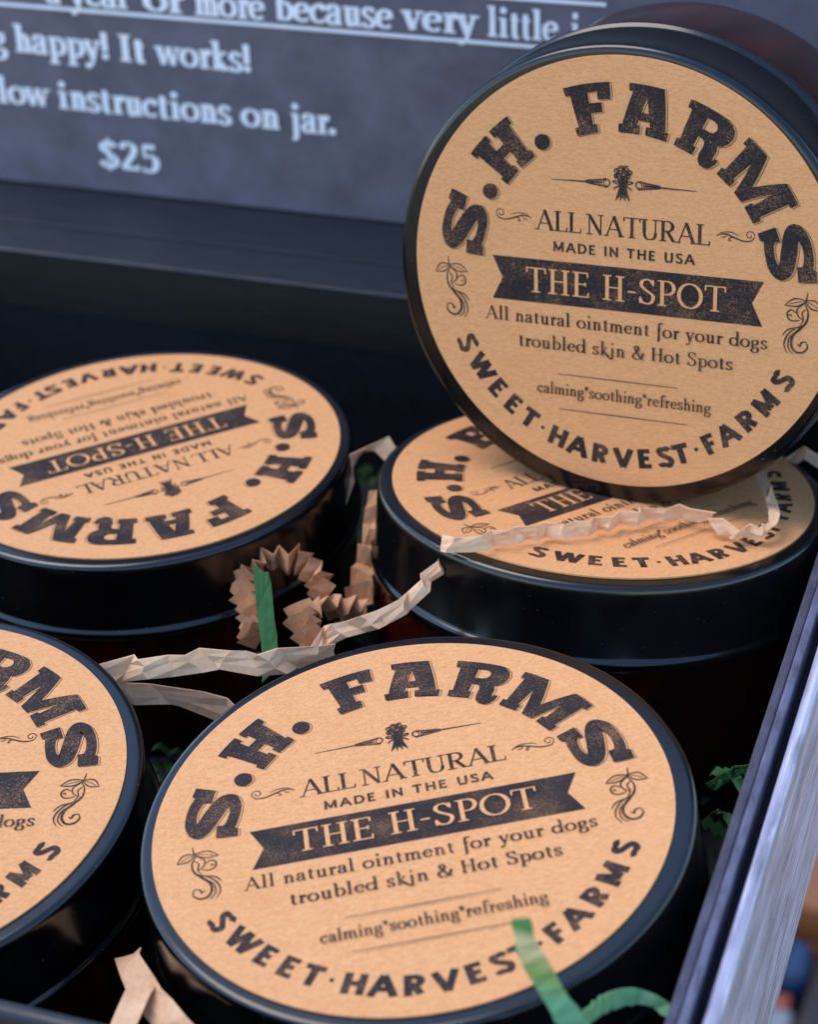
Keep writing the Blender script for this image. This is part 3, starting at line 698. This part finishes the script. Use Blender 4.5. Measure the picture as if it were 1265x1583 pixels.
strand("paper_strand", "beige curl just peeking in at the bottom edge below the front jar",
       [(0.60, -1.20, .02), (.66, -1.13, .06), (.74, -1.12, .05), (.82, -1.18, .0)], .06, BEIGE, (.1, .6, .8), .2, .006, seed=49)
r = random.Random(5)
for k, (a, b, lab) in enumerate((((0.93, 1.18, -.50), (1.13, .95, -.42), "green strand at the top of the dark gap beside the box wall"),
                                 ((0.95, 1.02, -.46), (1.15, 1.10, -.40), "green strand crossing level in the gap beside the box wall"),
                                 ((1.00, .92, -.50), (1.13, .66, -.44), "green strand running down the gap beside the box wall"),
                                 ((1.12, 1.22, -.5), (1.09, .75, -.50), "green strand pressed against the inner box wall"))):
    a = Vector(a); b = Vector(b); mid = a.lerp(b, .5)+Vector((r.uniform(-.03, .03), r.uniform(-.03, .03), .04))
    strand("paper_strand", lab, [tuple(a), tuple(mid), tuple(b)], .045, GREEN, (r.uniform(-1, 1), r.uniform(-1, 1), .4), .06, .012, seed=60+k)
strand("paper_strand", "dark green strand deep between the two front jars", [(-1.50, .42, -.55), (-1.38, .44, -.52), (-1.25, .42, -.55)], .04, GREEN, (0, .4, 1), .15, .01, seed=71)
# loose shredded filling on the floor of the box, nobody could count it
V = []; F = []; r = random.Random(9)
jc = [(0, 0), (-2.169, -.29), (-2.25, 2.398), (.083, 2.58)]
cnt = 0
while cnt < 420:
    x, y = r.uniform(XL+.1, XR-.12), r.uniform(YF+.1, YB-.1)
    if any(math.hypot(x-a, y-b) < 1.13 for a, b in jc): continue
    cnt += 1; a = r.uniform(0, 6.28); z = r.uniform(ZF+.05, ZF+.33); l = r.uniform(.12, .22); w = .03
    base = len(V); ca, sa = math.cos(a), math.sin(a); tilt = r.uniform(-.5, .5)
    for i in range(6):
        t = (i/5-.5)*l; zz = z+t*tilt+(.018 if i % 2 else -.018)
        px, py = x+ca*t, y+sa*t
        px = min(max(px, XL+.05), XR-.06)
        V += [(px-sa*w, py+ca*w, zz), (px+sa*w, py-ca*w, zz+.01)]
    for i in range(5): F.append((base+2*i, base+2*i+1, base+2*i+3, base+2*i+2))
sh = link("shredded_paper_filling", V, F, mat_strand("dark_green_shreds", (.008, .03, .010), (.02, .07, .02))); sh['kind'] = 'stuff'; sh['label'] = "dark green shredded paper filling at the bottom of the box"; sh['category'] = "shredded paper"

# ------------------------------------------------------------------ outside the box
bm = bmesh.new(); bevel_box(bm, -9, XR+.10, -2.2, 9, ZF-.45, ZF-.055, .01); tb = bm_link("tabletop", bm, TABLE, None); tb['kind'] = 'structure'
GZ = -15.0
V = [(-400, -400, GZ), (400, -400, GZ), (400, 400, GZ), (-400, 400, GZ)]
gd = link("ground", V, [(0, 1, 2, 3)], mat_board("warm_paving", (.24, .19, .14), (.34, .28, .22), .7, .9, (1, 1, 1), .3, .3, 2)); gd['kind'] = 'structure'
def small(name, label, cat, parts):
    root = thing(name, label, cat)
    for nm, b, mt, rr in parts:
        bm = bmesh.new(); bevel_box(bm, *b, rr, 3); bm_link(nm, bm, mt, root)
    return root
ORANGE = flat("orange_brown_wood", (.26, .085, .022))
small("wooden_crate", "blurred orange-brown wooden crate on the ground beyond the box's right side", "crate",
      [("board", (-1.5, 3.2, 15.3, 15.6, GZ, GZ+.5), ORANGE, .06), ("board", (-1.5, 3.2, 15.32, 15.62, GZ+.53, GZ+1.0), ORANGE, .06),
       ("board", (-1.5, -1.3, 15.63, 19.6, GZ, GZ+1.0), ORANGE, .06), ("lid_board", (-1.5, 3.2, 15.32, 19.6, GZ+1.02, GZ+1.12), ORANGE, .05)])
small("blue_bag", "blurred dark blue bag on the ground just in front of the orange-brown crate", "bag",
      [("bag_body", (-.85, -.12, 14.35, 15.05, GZ, GZ+.9), flat("blue_cloth", (.014, .045, .12)), .2), ("strap", (-.5, -.42, 14.45, 14.95, GZ+.9, GZ+1.0), flat("black_strap", (.01, .01, .01)), .04)])
small("paper_carton", "blurred pale grey carton with a red end on the ground below the blue bag", "carton",
      [("carton_body", (-.85, -.18, 13.35, 14.0, GZ, GZ+.6), flat("pale_card", (.22, .23, .27)), .08), ("red_end", (-.85, -.25, 14.01, 14.25, GZ, GZ+.6), flat("red_card", (.30, .06, .03)), .06)])
small("grey_cloth", "blurred grey folded cloth lying lowest on the ground at the bottom right", "cloth",
      [("fold", (-.9, -.15, 11.6, 13.2, GZ, GZ+.5), flat("grey_cloth", (.13, .13, .14)), .1), ("fold", (-.10, 2.5, 10.5, 14.9, GZ, GZ+.7), flat("black_brown_cloth", (.015, .008, .006)), .1)])
